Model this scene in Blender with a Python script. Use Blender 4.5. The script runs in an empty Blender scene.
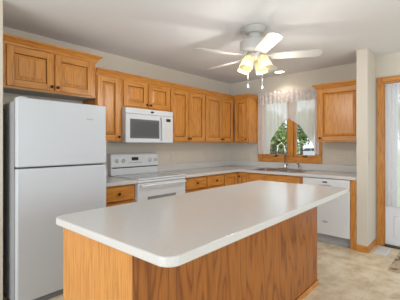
import bpy, bmesh, math, random
from mathutils import Vector, Matrix
random.seed(7)
S = bpy.context.scene
COL = S.collection
PI = math.pi

# ------------------------------------------------------------------ camera, world, sun, added daylight fill, exposure
cam_d = bpy.data.cameras.new('camera')
cam = bpy.data.objects.new('camera', cam_d)
COL.objects.link(cam)
cam.location = (-4.6453, -3.4184, 1.3143)
cam.rotation_euler = (PI / 2, 0, -0.8362)
cam_d.sensor_width = 36.0
cam_d.lens = 36.0 * 297.16 / 400.0
cam_d.shift_y = -5.27 / 400.0
cam_d.clip_start = 0.05
cam_d.clip_end = 300
S.camera = cam

S.view_settings.view_transform = 'Standard'
S.view_settings.look = 'None'
S.view_settings.exposure = 0.15
S.view_settings.gamma = 1.0
S.view_settings.use_curve_mapping = False
S.cycles.use_denoising = True
S.cycles.max_bounces = 10
S.cycles.diffuse_bounces = 5
S.cycles.transparent_max_bounces = 24
S.cycles.sample_clamp_indirect = 4.0

world = bpy.data.worlds.new('sky')
S.world = world
world.use_nodes = True
wb = world.node_tree.nodes['Background']
wb.inputs[0].default_value = (0.86, 0.93, 1.0, 1)
wb.inputs[1].default_value = 1.35


def lamp(name, kind, loc, rot, energy, color, **kw):
    d = bpy.data.lights.new(name, kind)
    d.energy = energy
    d.color = color
    for k, v in kw.items():
        setattr(d, k, v)
    o = bpy.data.objects.new(name, d)
    o.location = loc
    o.rotation_euler = rot
    COL.objects.link(o)
    return o


lamp('sun', 'SUN', (-20, -20, 40), (math.radians(42), 0, math.radians(-62)), 1.9, (1, .95, .86), angle=.01)
# area lights added as daylight fill at two openings made up behind the camera
lamp('added_fill_left', 'AREA', (-7.42, -2.3, 1.2), (0, math.radians(-96), 0), 84, (.86, .94, 1.0), shape='RECTANGLE', size=2.05, size_y=3.0)
lamp('added_fill_rear', 'AREA', (-3.1, -6.32, 1.35), (math.radians(90), 0, 0), 64, (.86, .94, 1.0), shape='RECTANGLE', size=2.9, size_y=1.7)


# ------------------------------------------------------------------ materials
def new_mat(name):
    m = bpy.data.materials.new(name)
    m.use_nodes = True
    nt = m.node_tree
    return m, nt, nt.nodes['Principled BSDF']


def plain(name, col, rough=.5, metal=0., spec=None):
    m, nt, p = new_mat(name)
    p.inputs['Base Color'].default_value = (*col, 1)
    p.inputs['Roughness'].default_value = rough
    p.inputs['Metallic'].default_value = metal
    if spec is not None:
        p.inputs['Specular IOR Level'].default_value = spec
    return m


def N(nt, t, **kw):
    n = nt.nodes.new(t)
    for k, v in kw.items():
        setattr(n, k, v)
    return n


def ramp(nt, stops):
    r = N(nt, 'ShaderNodeValToRGB')
    el = r.color_ramp.elements
    while len(el) < len(stops):
        el.new(.5)
    for e, (p, c) in zip(el, stops):
        e.position = p
        e.color = (*c, 1)
    return r


def oak(name, axis, light, mid, dark, rough=.32, scale=1.0):
    """honey oak; axis = the local axis the grain runs along"""
    m, nt, p = new_mat(name)
    L = nt.links.new
    tc = N(nt, 'ShaderNodeTexCoord')
    oi = N(nt, 'ShaderNodeObjectInfo')
    mul = N(nt, 'ShaderNodeMath', operation='MULTIPLY')
    mul.inputs[1].default_value = 13.7
    L(oi.outputs['Random'], mul.inputs[0])
    add = N(nt, 'ShaderNodeVectorMath', operation='ADD')
    L(tc.outputs['Object'], add.inputs[0])
    L(mul.outputs[0], add.inputs[1])
    # long cathedral figure: stretched low-frequency noise cut into bands
    mp = N(nt, 'ShaderNodeMapping')
    s = [5.5 * scale] * 3
    s[axis] = .75 * scale
    mp.inputs['Scale'].default_value = s
    L(add.outputs[0], mp.inputs[0])
    nz = N(nt, 'ShaderNodeTexNoise')
    nz.inputs['Scale'].default_value = 1.0
    nz.inputs['Detail'].default_value = 1.5
    nz.inputs['Roughness'].default_value = .4
    L(mp.outputs[0], nz.inputs['Vector'])
    bands = N(nt, 'ShaderNodeMath', operation='MULTIPLY')
    bands.inputs[1].default_value = 19.0
    L(nz.outputs['Fac'], bands.inputs[0])
    fr = N(nt, 'ShaderNodeMath', operation='PINGPONG')
    fr.inputs[1].default_value = 1.35
    L(bands.outputs[0], fr.inputs[0])
    # fine pores
    mp2 = N(nt, 'ShaderNodeMapping')
    s2 = [150.] * 3
    s2[axis] = 5.
    mp2.inputs['Scale'].default_value = s2
    L(add.outputs[0], mp2.inputs[0])
    n2 = N(nt, 'ShaderNodeTexNoise')
    n2.inputs['Scale'].default_value = 1.0
    n2.inputs['Detail'].default_value = 2
    L(mp2.outputs[0], n2.inputs['Vector'])
    r1 = ramp(nt, [(0., dark), (.32, mid), (1., light)])
    L(fr.outputs[0], r1.inputs[0])
    r2 = ramp(nt, [(.36, (.70, .62, .55)), (.56, (1, 1, 1))])
    L(n2.outputs['Fac'], r2.inputs[0])
    mx = N(nt, 'ShaderNodeMix', data_type='RGBA', blend_type='MULTIPLY')
    mx.inputs['Factor'].default_value = .8
    L(r1.outputs[0], mx.inputs['A'])
    L(r2.outputs[0], mx.inputs['B'])
    L(mx.outputs['Result'], p.inputs['Base Color'])
    p.inputs['Roughness'].default_value = rough
    bp = N(nt, 'ShaderNodeBump')
    bp.inputs['Strength'].default_value = .08
    bp.inputs['Distance'].default_value = .002
    L(n2.outputs['Fac'], bp.inputs['Height'])
    L(bp.outputs[0], p.inputs['Normal'])
    return m


OL, OM, OD = (.60, .262, .052), (.565, .234, .043), (.47, .176, .029)
OAK_Z = oak('oak_upright_grain', 2, OL, OM, OD, scale=1.9)
OAK_X = oak('oak_level_grain', 0, OL, OM, OD, scale=1.9)
OAK_Y = oak('oak_trim_grain', 1, OL, OM, OD, scale=1.9)
IL, IM, ID_ = (.56, .225, .050), (.50, .188, .036), (.36, .118, .020)
OAK_SHADED = oak('oak_shaded_veneer_grain', 2, (.37, .128, .020), (.32, .104, .015), (.19, .054, .008), rough=.34, scale=1.5)  # island veneer darkened to paint in the shade below the worktop overhang
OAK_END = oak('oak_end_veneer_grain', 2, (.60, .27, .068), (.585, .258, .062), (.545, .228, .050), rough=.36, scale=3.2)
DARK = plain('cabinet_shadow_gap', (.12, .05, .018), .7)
BRONZE = plain('oil_rubbed_bronze', (.035, .022, .016), .38, .7)
WHITE = plain('white_enamel', (.66, .68, .71), .28)
WHITE_TEX = plain('white_appliance_steel', (.52, .545, .58), .36)
WHITE_PL = plain('white_plastic', (.66, .66, .65), .4)
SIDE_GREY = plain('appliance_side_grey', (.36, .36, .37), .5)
GREY_PL = plain('grey_plastic', (.36, .38, .41), .45)
SEAL = plain('door_gasket', (.10, .10, .11), .7)
BLACK = plain('black_plastic', (.012, .012, .014), .3)
BLACK_GLASS = plain('oven_glass', (.22, .225, .23), .12)
STEEL = plain('stainless_steel', (.36, .35, .34), .3, 1.0)
CHROME = plain('brushed_nickel', (.62, .60, .57), .22, 1.0)
FANWHITE = plain('fan_white', (.50, .49, .465), .42)
PLATE = plain('ivory_plate', (.62, .56, .46), .45)
MELAMINE = plain('pale_melamine', (.42, .40, .36), .6)
DOORWHITE = plain('door_paint', (.74, .76, .80), .4)
SILL = plain('bronze_threshold', (.10, .075, .05), .5, .6)


def painted(name, col, bump=.15, sc=260., rough=.85):
    m, nt, p = new_mat(name)
    L = nt.links.new
    tc = N(nt, 'ShaderNodeTexCoord')
    nz = N(nt, 'ShaderNodeTexNoise')
    nz.inputs['Scale'].default_value = sc
    nz.inputs['Detail'].default_value = 2
    L(tc.outputs['Object'], nz.inputs['Vector'])
    b = N(nt, 'ShaderNodeBump')
    b.inputs['Strength'].default_value = bump
    b.inputs['Distance'].default_value = .002
    L(nz.outputs['Fac'], b.inputs['Height'])
    L(b.outputs[0], p.inputs['Normal'])
    p.inputs['Base Color'].default_value = (*col, 1)
    p.inputs['Roughness'].default_value = rough
    return m


WALL = painted('beige_wall_paint', (.60, .55, .47), .02)
CEIL = painted('white_ceiling_paint', (.74, .75, .78), .25, 120.)


def floor_mat():
    m, nt, p = new_mat('beige_stone_vinyl')
    L = nt.links.new
    tc = N(nt, 'ShaderNodeTexCoord')
    n1 = N(nt, 'ShaderNodeTexNoise')
    n1.inputs['Scale'].default_value = 6.5
    n1.inputs['Detail'].default_value = 6
    n1.inputs['Roughness'].default_value = .62
    L(tc.outputs['Object'], n1.inputs['Vector'])
    r = ramp(nt, [(.30, (.50, .39, .25)), (.45, (.68, .565, .395)), (.58, (.78, .68, .505)), (.75, (.83, .75, .60))])
    L(n1.outputs['Fac'], r.inputs[0])
    bk = N(nt, 'ShaderNodeTexBrick')
    bk.offset = 0.
    bk.inputs['Scale'].default_value = 1.
    bk.inputs['Brick Width'].default_value = .305
    bk.inputs['Row Height'].default_value = .305
    bk.inputs['Mortar Size'].default_value = .004
    bk.inputs['Mortar Smooth'].default_value = .6
    bk.inputs['Color1'].default_value = (1, 1, 1, 1)
    bk.inputs['Color2'].default_value = (.95, .945, .935, 1)
    bk.inputs['Mortar'].default_value = (.87, .85, .81, 1)
    L(tc.outputs['Object'], bk.inputs['Vector'])
    mx = N(nt, 'ShaderNodeMix', data_type='RGBA', blend_type='MULTIPLY')
    mx.inputs['Factor'].default_value = 1.
    L(r.outputs[0], mx.inputs['A'])
    L(bk.outputs['Color'], mx.inputs['B'])
    L(mx.outputs['Result'], p.inputs['Base Color'])
    p.inputs['Roughness'].default_value = .38
    return m


FLOOR = floor_mat()


def laminate():
    m, nt, p = new_mat('pale_laminate')
    L = nt.links.new
    tc = N(nt, 'ShaderNodeTexCoord')
    n1 = N(nt, 'ShaderNodeTexNoise')
    n1.inputs['Scale'].default_value = 260
    n1.inputs['Detail'].default_value = 2
    L(tc.outputs['Object'], n1.inputs['Vector'])
    r = ramp(nt, [(.35, (.54, .53, .515)), (.6, (.62, .61, .595))])
    L(n1.outputs['Fac'], r.inputs[0])
    L(r.outputs[0], p.inputs['Base Color'])
    p.inputs['Roughness'].default_value = .19
    return m


LAMINATE = laminate()


def cloth(name, col, clear, lace=False):
    m = bpy.data.materials.new(name)
    m.use_nodes = True
    nt = m.node_tree
    nt.nodes.clear()
    L = nt.links.new
    out = N(nt, 'ShaderNodeOutputMaterial')
    tr = N(nt, 'ShaderNodeBsdfTransparent')
    df = N(nt, 'ShaderNodeBsdfDiffuse')
    tl = N(nt, 'ShaderNodeBsdfTranslucent')
    df.inputs[0].default_value = (*col, 1)
    tl.inputs[0].default_value = (*col, 1)
    m1 = N(nt, 'ShaderNodeMixShader')
    m1.inputs[0].default_value = .5
    L(df.outputs[0], m1.inputs[1])
    L(tl.outputs[0], m1.inputs[2])
    m2 = N(nt, 'ShaderNodeMixShader')
    m2.inputs[0].default_value = 1 - clear
    L(tr.outputs[0], m2.inputs[1])
    L(m1.outputs[0], m2.inputs[2])
    if lace:
        tc = N(nt, 'ShaderNodeTexCoord')
        v = N(nt, 'ShaderNodeTexVoronoi', feature='SMOOTH_F1')
        v.inputs['Scale'].default_value = 16
        L(tc.outputs['Object'], v.inputs['Vector'])
        r = ramp(nt, [(.25, (.86, .86, .86)), (.55, (1 - clear, 1 - clear, 1 - clear))])
        L(v.outputs['Distance'], r.inputs[0])
        L(r.outputs[0], m2.inputs[0])
    L(m2.outputs[0], out.inputs[0])
    return m


SHEER = cloth('white_sheer_cloth', (.84, .85, .87), .22)
LACE = cloth('white_lace_cloth', (.82, .80, .80), .36, True)
DOOR_SHEER = cloth('door_sheer_cloth', (.88, .89, .92), .40)


def glass_mat():
    m = bpy.data.materials.new('clear_pane')
    m.use_nodes = True
    nt = m.node_tree
    nt.nodes.clear()
    out = N(nt, 'ShaderNodeOutputMaterial')
    tr = N(nt, 'ShaderNodeBsdfTransparent')
    gl = N(nt, 'ShaderNodeBsdfGlossy')
    gl.inputs['Roughness'].default_value = .02
    mx = N(nt, 'ShaderNodeMixShader')
    mx.inputs[0].default_value = .06
    nt.links.new(tr.outputs[0], mx.inputs[1])
    nt.links.new(gl.outputs[0], mx.inputs[2])
    nt.links.new(mx.outputs[0], out.inputs[0])
    return m


GLASS = glass_mat()


def emit(name, col, st):
    m, nt, p = new_mat(name)
    p.inputs['Base Color'].default_value = (*col, 1)
    p.inputs['Emission Color'].default_value = (*col, 1)
    p.inputs['Emission Strength'].default_value = st
    return m


def shade_glass():
    m = bpy.data.materials.new('frosted_lamp_glass')
    m.use_nodes = True
    nt = m.node_tree
    nt.nodes.clear()
    L = nt.links.new
    out = N(nt, 'ShaderNodeOutputMaterial')
    tl = N(nt, 'ShaderNodeBsdfTranslucent')
    tl.inputs[0].default_value = (.22, .17, .09, 1)
    tr = N(nt, 'ShaderNodeBsdfTransparent')
    m1 = N(nt, 'ShaderNodeMixShader')
    m1.inputs[0].default_value = .16
    L(tl.outputs[0], m1.inputs[1])
    L(tr.outputs[0], m1.inputs[2])
    em = N(nt, 'ShaderNodeEmission')
    em.inputs[0].default_value = (1., .80, .48, 1)
    em.inputs[1].default_value = .22
    ad = N(nt, 'ShaderNodeAddShader')
    L(m1.outputs[0], ad.inputs[0])
    L(em.outputs[0], ad.inputs[1])
    L(ad.outputs[0], out.inputs[0])
    return m


SHADE = shade_glass()
BULB = emit('lit_bulb', (1., .88, .66), 1.6)
CAN = emit('lit_recessed_lens', (1., .88, .68), 6.)


def leaf_mat(name, a, b):
    m, nt, p = new_mat(name)
    L = nt.links.new
    tc = N(nt, 'ShaderNodeTexCoord')
    nz = N(nt, 'ShaderNodeTexNoise')
    nz.inputs['Scale'].default_value = 2.5
    nz.inputs['Detail'].default_value = 3
    L(tc.outputs['Object'], nz.inputs['Vector'])
    r = ramp(nt, [(.35, a), (.65, b)])
    L(nz.outputs['Fac'], r.inputs[0])
    L(r.outputs[0], p.inputs['Base Color'])
    p.inputs['Roughness'].default_value = .6
    return m


LEAF_MID = leaf_mat('mid_green_leaves', (.07, .14, .035), (.25, .37, .11))
LEAF_LIGHT = leaf_mat('yellow_green_leaves', (.24, .34, .09), (.46, .55, .20))
LEAF_DARK = leaf_mat('dark_green_leaves', (.014, .02, .012), (.045, .06, .03))
BARK = plain('bark', (.10, .075, .055), .9)
GRASS = leaf_mat('lawn_grass', (.22, .33, .10), (.34, .44, .16))
ASPHALT = plain('driveway_gravel', (.20, .19, .18), .9)
CARPAINT = plain('white_car_paint', (.55, .58, .62), .3)
CARGLASS = plain('car_window_glass', (.05, .07, .09), .1)
RUBBER = plain('tyre_rubber', (.02, .02, .02), .8)


def rug_mat():
    m, nt, p = new_mat('brown_leaf_patterned_rug')
    L = nt.links.new
    tc = N(nt, 'ShaderNodeTexCoord')
    v = N(nt, 'ShaderNodeTexVoronoi')
    v.inputs['Scale'].default_value = 11
    L(tc.outputs['Object'], v.inputs['Vector'])
    nz = N(nt, 'ShaderNodeTexNoise')
    nz.inputs['Scale'].default_value = 14
    nz.inputs['Detail'].default_value = 3
    L(tc.outputs['Object'], nz.inputs['Vector'])
    ad = N(nt, 'ShaderNodeMath', operation='ADD')
    L(v.outputs['Distance'], ad.inputs[0])
    L(nz.outputs['Fac'], ad.inputs[1])
    r = ramp(nt, [(.62, (.09, .05, .03)), (.82, (.22, .14, .08)), (1.0, (.48, .38, .26))])
    L(ad.outputs[0], r.inputs[0])
    L(r.outputs[0], p.inputs['Base Color'])
    p.inputs['Roughness'].default_value = .95
    return m


RUG = rug_mat()


# ------------------------------------------------------------------ mesh helpers
class MB:
    def __init__(self):
        self.bm = bmesh.new()
        self.mats = []

    def mi(self, m):
        if m not in self.mats:
            self.mats.append(m)
        return self.mats.index(m)

    def _fin(self, verts, mat, smooth, mtx):
        fs = set()
        for v in verts:
            fs.update(v.link_faces)
        k = self.mi(mat)
        for f in fs:
            f.material_index = k
            f.smooth = smooth
        if mtx is not None:
            bmesh.ops.transform(self.bm, matrix=mtx, verts=list(verts))

    def box(self, x0, x1, y0, y1, z0, z1, mat, bevel=0., seg=2, mtx=None, smooth=False):
        if x1 < x0: x0, x1 = x1, x0
        if y1 < y0: y0, y1 = y1, y0
        if z1 < z0: z0, z1 = z1, z0
        bm = self.bm
        v = [bm.verts.new(p) for p in ((x0, y0, z0), (x1, y0, z0), (x1, y1, z0), (x0, y1, z0),
                                       (x0, y0, z1), (x1, y0, z1), (x1, y1, z1), (x0, y1, z1))]
        fs = [bm.faces.new([v[i] for i in q]) for q in ((3, 2, 1, 0), (4, 5, 6, 7), (0, 1, 5, 4), (1, 2, 6, 5), (2, 3, 7, 6), (3, 0, 4, 7))]
        k = self.mi(mat)
        for f in fs:
            f.material_index = k
        vs = v
        if bevel > 0:
            es = list({e for f in fs for e in f.edges})
            r = bmesh.ops.bevel(bm, geom=es, offset=bevel, segments=seg, affect='EDGES', profile=.5, clamp_overlap=True)
            vs = set()
            for f in r['faces']:
                f.material_index = k
                f.smooth = True
            seen = set()
            # gather the whole island
            stack = [f for f in r['faces']]
            while stack:
                f = stack.pop()
                if f in seen: continue
                seen.add(f)
                vs.update(f.verts)
                for e in f.edges:
                    for g in e.link_faces:
                        if g not in seen: stack.append(g)
        if mtx is not None:
            bmesh.ops.transform(bm, matrix=mtx, verts=list(vs))
        return self

    def prism(self, pts, h0, h1, mat, axis=2, bevel=0., mtx=None, seg=2, smooth_sides=False):
        """polygon pts (2D) extruded along axis from h0 to h1"""
        bm = self.bm

        def P(a, b, h):
            return {2: (a, b, h), 1: (a, h, b), 0: (h, a, b)}[axis]
        lo = [bm.verts.new(P(a, b, h0)) for a, b in pts]
        hi = [bm.verts.new(P(a, b, h1)) for a, b in pts]
        n = len(pts)
        k = self.mi(mat)
        fb = bm.faces.new(lo[::-1])
        ft = bm.faces.new(hi)
        fs = [fb, ft]
        for i in range(n):
            f = bm.faces.new((lo[i], lo[(i + 1) % n], hi[(i + 1) % n], hi[i]))
            f.smooth = smooth_sides
            fs.append(f)
        for f in fs:
            f.material_index = k
        bmesh.ops.recalc_face_normals(bm, faces=fs)
        vs = set(lo + hi)
        if bevel > 0:
            es = list(set(fb.edges) | set(ft.edges))
            r = bmesh.ops.bevel(bm, geom=es, offset=bevel, segments=seg, affect='EDGES', profile=.5)
            for f in r['faces']:
                f.material_index = k
                f.smooth = True
                vs.update(f.verts)
            vs = {v for v in vs if v.is_valid}
        if mtx is not None:
            bmesh.ops.transform(bm, matrix=mtx, verts=[v for v in vs if v.is_valid])
        return self

    def lathe(self, prof, mat, n=24, mtx=None, cap=True, smooth=True):
        """profile of (radius, z) turned about Z"""
        bm = self.bm
        rings = []
        for r, z in prof:
            rings.append([bm.verts.new((r * math.cos(2 * PI * i / n), r * math.sin(2 * PI * i / n), z)) for i in range(n)])
        k = self.mi(mat)
        fs = []
        for a, b in zip(rings, rings[1:]):
            for i in range(n):
                f = bm.faces.new((a[i], a[(i + 1) % n], b[(i + 1) % n], b[i]))
                f.smooth = smooth
                fs.append(f)
        if cap:
            fs.append(bm.faces.new(rings[0][::-1]))
            fs.append(bm.faces.new(rings[-1]))
        for f in fs:
            f.material_index = k
        bmesh.ops.recalc_face_normals(bm, faces=fs)
        if mtx is not None:
            bmesh.ops.transform(bm, matrix=mtx, verts=[v for r in rings for v in r])
        return self

    def tube(self, pts, r, mat, n=10, cap=True):
        bm = self.bm
        pts = [Vector(p) for p in pts]
        rr = r if isinstance(r, (list, tuple)) else [r] * len(pts)
        rings = []
        up = None
        for i, p in enumerate(pts):
            t = (pts[min(i + 1, len(pts) - 1)] - pts[max(i - 1, 0)]).normalized()
            if up is None:
                up = Vector((0, 0, 1)) if abs(t.z) < .9 else Vector((1, 0, 0))
            a = (up - t * up.dot(t)).normalized()
            b = t.cross(a)
            up = a
            rings.append([bm.verts.new(p + (a * math.cos(2 * PI * j / n) + b * math.sin(2 * PI * j / n)) * rr[i]) for j in range(n)])
        k = self.mi(mat)
        fs = []
        for a, b in zip(rings, rings[1:]):
            for j in range(n):
                f = bm.faces.new((a[j], a[(j + 1) % n], b[(j + 1) % n], b[j]))
                f.smooth = True
                fs.append(f)
        if cap:
            fs.append(bm.faces.new(rings[0][::-1]))
            fs.append(bm.faces.new(rings[-1]))
        for f in fs:
            f.material_index = k
        bmesh.ops.recalc_face_normals(bm, faces=fs)
        return self

    def grid(self, fn, nu, nv, mat, smooth=True):
        bm = self.bm
        V = [[bm.verts.new(fn(i / nu, j / nv)) for j in range(nv + 1)] for i in range(nu + 1)]
        k = self.mi(mat)
        for i in range(nu):
            for j in range(nv):
                f = bm.faces.new((V[i][j], V[i + 1][j], V[i + 1][j + 1], V[i][j + 1]))
                f.material_index = k
                f.smooth = smooth
        return self

    def loft(self, rings, mat, close_last=True, smooth=False):
        bm = self.bm
        R = [[bm.verts.new(p) for p in ring] for ring in rings]
        k = self.mi(mat)
        n = len(R[0])
        for a, b in zip(R, R[1:]):
            for i in range(n):
                f = bm.faces.new((a[i], a[(i + 1) % n], b[(i + 1) % n], b[i]))
                f.material_index = k
                f.smooth = smooth
        if close_last:
            f = bm.faces.new(R[-1])
            f.material_index = k
        return self

    def build(self, name, parent=None, kind=None, label=None, loc=None):
        me = bpy.data.meshes.new(name)
        self.bm.normal_update()
        self.bm.to_mesh(me)
        self.bm.free()
        for m in self.mats:
            me.materials.append(m)
        o = bpy.data.objects.new(name, me)
        COL.objects.link(o)
        if parent: o.parent = parent
        if kind: o['kind'] = kind
        if label: o['label'] = label
        if loc: o.location = loc
        return o


def tag(o, label, cat, group=None):
    o['label'] = label
    o['category'] = cat
    if group: o['group'] = group
    return o


def thing(name, loc, label, cat, group=None, rz=0.):
    o = bpy.data.objects.new(name, None)
    o.empty_display_size = .1
    COL.objects.link(o)
    o.location = loc
    o.rotation_euler = (0, 0, rz)
    return tag(o, label, cat, group)


def structure(name, loc=(0, 0, 0)):
    o = bpy.data.objects.new(name, None)
    COL.objects.link(o)
    o.location = loc
    o['kind'] = 'structure'
    return o


def rrect(x0, x1, y0, y1, r, n=6):
    pts = []
    for cx, cy, a0 in ((x1 - r, y1 - r, 0), (x0 + r, y1 - r, 90), (x0 + r, y0 + r, 180), (x1 - r, y0 + r, 270)):
        for i in range(n + 1):
            a = math.radians(a0 + 90 * i / n)
            pts.append((cx + r * math.cos(a), cy + r * math.sin(a)))
    return pts


# ------------------------------------------------------------------ room shell
H = 2.4865
XL, YB = -7.45, -6.35          # far ends of the room behind the camera
MB().box(XL - .12, .2, YB - .12, .12, -.05, 0, FLOOR).build('floor', kind='structure')
MB().box(XL - .12, .2, YB - .12, .12, H, H + .1, CEIL).build('ceiling', kind='structure')
MB().box(XL, .14, 0, .12, 0, H, WALL).build('wall_back', kind='structure')
WY0, WY1, WZ0, WZ1 = -1.683, -.703, 1.09, 2.10     # window opening
b = MB()
b.box(0, .14, WY1, 0, 0, H, WALL)
b.box(0, .14, -2.45, WY0, 0, H, WALL)
b.box(0, .14, WY0, WY1, 0, WZ0, WALL)
b.box(0, .14, WY0, WY1, WZ1, H, WALL)
b.build('wall_window', kind='structure')
b = MB()
b.box(-.604, 0, -2.510, -2.384, 0, H, WALL, bevel=.006)
b.build('wall_stub', kind='structure')
DX = -.172                                           # plane of the entry-door wall
DY0, DY1, DZ1 = -3.47, -2.592, 2.125                # door opening
b = MB()
b.box(DX, DX + .14, DY1, -2.505, 0, H, WALL)
b.box(DX, DX + .14, YB, DY0, 0, H, WALL)
b.box(DX, DX + .14, DY0, DY1, DZ1, H, WALL)
b.build('wall_door', kind='structure')
b = MB()
b.box(-4.05, -3.93, -.634, -.001, 0, H, WALL, bevel=.006)
b.build('wall_beside_fridge', kind='structure')
# far walls with openings added to suit the daylight fill
b = MB()
b.box(XL - .12, XL, -.7, 0, 0, H, WALL)
b.box(XL - .12, XL, YB, -3.9, 0, H, WALL)
b.box(XL - .12, XL, -3.9, -.7, 2.25, H, WALL)
b.build('wall_left', kind='structure')
b = MB()
b.box(XL, -4.7, YB - .12, YB, 0, H, WALL)
b.box(-1.5, .0, YB - .12, YB, 0, H, WALL)
b.box(-4.7, -1.5, YB - .12, YB, 0, .45, WALL)
b.box(-4.7, -1.5, YB - .12, YB, 2.25, H, WALL)
b.build('wall_rear', kind='structure')

# baseboards
b = MB()
b.box(-.618, -.604, -2.524, -2.384, 0, .078, OAK_Y, bevel=.003)
b.box(-.604, DX - .001, -2.524, -2.5105, 0, .078, OAK_X, bevel=.003)
b.build('baseboard_stub', kind='structure')
b = MB()
b.box(DX - .014, DX - .0005, YB, DY0 - .07, 0, .078, OAK_Y, bevel=.003)
b.build('baseboard_door', kind='structure')

# ------------------------------------------------------------------ window over the sink
w = structure('window_1')
b = MB()
CO = .072
for y0, y1 in ((WY0 - CO, WY0), (WY1, WY1 + CO)):
    b.box(-.018, -.0005, y0, y1, WZ0 - CO, WZ1 + CO, OAK_Z, bevel=.005)
for z0, z1 in ((WZ0 - CO, WZ0), (WZ1, WZ1 + CO)):
    b.box(-.018, -.0005, WY0, WY1, z0, z1, OAK_Y, bevel=.005)
b.build('casing', w)
b = MB()
for y0, y1 in ((WY0 + .0005, WY0 + .018), (WY1 - .018, WY1 - .0005)):
    b.box(-.0005, .138, y0, y1, WZ0 + .0005, WZ1 - .0005, OAK_Z)
for z0, z1 in ((WZ0 + .0005, WZ0 + .020), (WZ1 - .020, WZ1 - .0005)):
    b.box(-.0005, .138, WY0 + .018, WY1 - .018, z0, z1, OAK_Y)
b.build('jamb', w)
WM = -1.2375
MB().box(-.006, .13, WM - .043, WM + .043, WZ0 + .02, WZ1 - .02, OAK_Z, bevel=.004).build('mullion', w)
for y0, y1 in ((WM + .0435, WY1 - .0185), (WY0 + .0185, WM - .0435)):
    b = MB()
    sw = .036
    zz0, zz1 = WZ0 + .0205, WZ1 - .0205
    for a, c in ((y0, y0 + sw), (y1 - sw, y1)):
        b.box(.03, .075, a, c, zz0, zz1, OAK_Z, bevel=.004)
    for a, c in ((zz0, zz0 + sw), (zz1 - sw, zz1)):
        b.box(.03, .075, y0 + sw, y1 - sw, a, c, OAK_Y, bevel=.004)
    s = b.build('sash', w)
    MB().box(.050, .055, y0 + sw - .004, y1 - sw + .004, zz0 + sw - .004, zz1 - sw + .004, GLASS).build('pane', s)
    yc = (y0 + y1) / 2
    b = MB()
    b.box(.002, .03, yc - .035, yc + .035, zz0, zz0 + .016, BRONZE, bevel=.004)
    b.tube([(.012, yc, zz0 + .014), (.004, yc - .01, zz0 + .03), (-.004, yc - .05, zz0 + .032)], .006, BRONZE)
    b.build('crank', w)


# window curtains
def interp(tab, y):
    tab = sorted(tab)
    if y <= tab[0][0]: return tab[0][1]
    for (a, za), (c, zc) in zip(tab, tab[1:]):
        if y <= c:
            t = (y - a) / (c - a)
            return za + (zc - za) * t
    return tab[-1][1]


hemL = [(-.645, 1.15), (-.885, 1.155), (-.905, 1.36), (-.95, 1.46), (-1.03, 1.58), (-1.13, 1.68), (-1.235, 1.745)]
hemR = [(-1.725, 1.165), (-1.655, 1.17), (-1.635, 1.30), (-1.56, 1.42), (-1.47, 1.55), (-1.37, 1.66), (-1.24, 1.735)]


def panel(name, ya, yb, hem, label):
    def fn(u, v):
        y = ya + (yb - ya) * u
        z0 = interp(hem, y)
        z = 2.15 + (z0 - 2.15) * v
        amp = .009 * (.35 + .65 * v)
        x = -.052 + amp * math.sin(y * 78 + 1.3 * math.sin(y * 19) + .5 * v)
        return (x, y + .006 * math.sin(v * 5 + y * 31), z)
    o = MB().grid(fn, 110, 26, SHEER).build(name)
    return tag(o, label, 'curtain', 'sheer window curtains')


panel('sheer_curtain', -.645, -1.235, hemL, 'sheer white curtain swept aside over the left pane of the sink window')
panel('sheer_curtain', -1.24, -1.728, hemR, 'sheer white curtain swept aside over the right pane of the sink window')


def val(u, v):
    y = -.664 - 1.060 * u
    zt = 2.212 - .02 * u + .010 * math.sin(y * 61) + .006 * math.sin(y * 23)
    zb = 2.005 + .018 * abs(math.sin(y * 14)) - .01
    z = zt + (zb - zt) * v
    ru = 1.0 - .8 * math.exp(-((v - .22) / .10) ** 2)
    x = -.080 + .013 * ru * math.sin(y * 92 + 1.1 * math.sin(y * 17))
    return (x, y, z)


o = MB().grid(val, 190, 16, LACE).build('lace_valance')
tag(o, 'white lace valance gathered along the top of the sink window', 'valance')
b = MB()
b.tube([(-.064, -.64, 2.163), (-.064, -1.735, 2.163)], .006, WHITE_PL)
for y in (-.642, -1.733):
    b.tube([(-.018, y, 2.163), (-.064, y, 2.163)], .006, WHITE_PL)
    b.box(-.022, -.0185, y - .012, y + .012, 2.14, 2.166, WHITE_PL)
o = b.build('curtain_rod')
tag(o, 'white curtain rod inside the gathered lace valance over the sink', 'curtain rod')

# ------------------------------------------------------------------ entry door
d = structure('door_1')
b = MB()
cw = .068
b.box(DX - .018, DX - .0005, DY1 - .002, DY1 + cw, 0, DZ1 + cw, OAK_Z, bevel=.005)
b.box(DX - .018, DX - .0005, DY0 - cw, DY0 + .002, 0, DZ1 + cw, OAK_Z, bevel=.005)
b.box(DX - .018, DX - .0005, DY0, DY1, DZ1, DZ1 + cw, OAK_Y, bevel=.005)
b.build('casing', d)
b = MB()
b.box(DX, DX + .13, DY1 - .018, DY1 - .0005, 0, DZ1 - .001, OAK_Z)
b.box(DX, DX + .13, DY0 + .0005, DY0 + .018, 0, DZ1 - .001, OAK_Z)
b.box(DX, DX + .13, DY0 + .018, DY1 - .018, DZ1 - .018, DZ1 - .001, OAK_Y)
b.build('jamb', d)
MB().box(DX - .03, DX + .13, DY0 + .0185, DY1 - .0185, .0005, .022, SILL, bevel=.004).build('threshold', d)
b = MB()
dx0, dx1 = DX + .02, DX + .062
e0, e1 = DY0 + .021, DY1 - .021
g0, g1, gz0, gz1 = e0 + .11, e1 - .11, .50, 1.98
b.box(dx0, dx1, e0, g0, .024, DZ1 - .021, DOORWHITE, bevel=.003)
b.box(dx0, dx1, g1, e1, .024, DZ1 - .021, DOORWHITE, bevel=.003)
b.box(dx0, dx1, g0, g1, .024, gz0, DOORWHITE)
b.box(dx0, dx1, g0, g1, gz1, DZ1 - .021, DOORWHITE)
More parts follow.
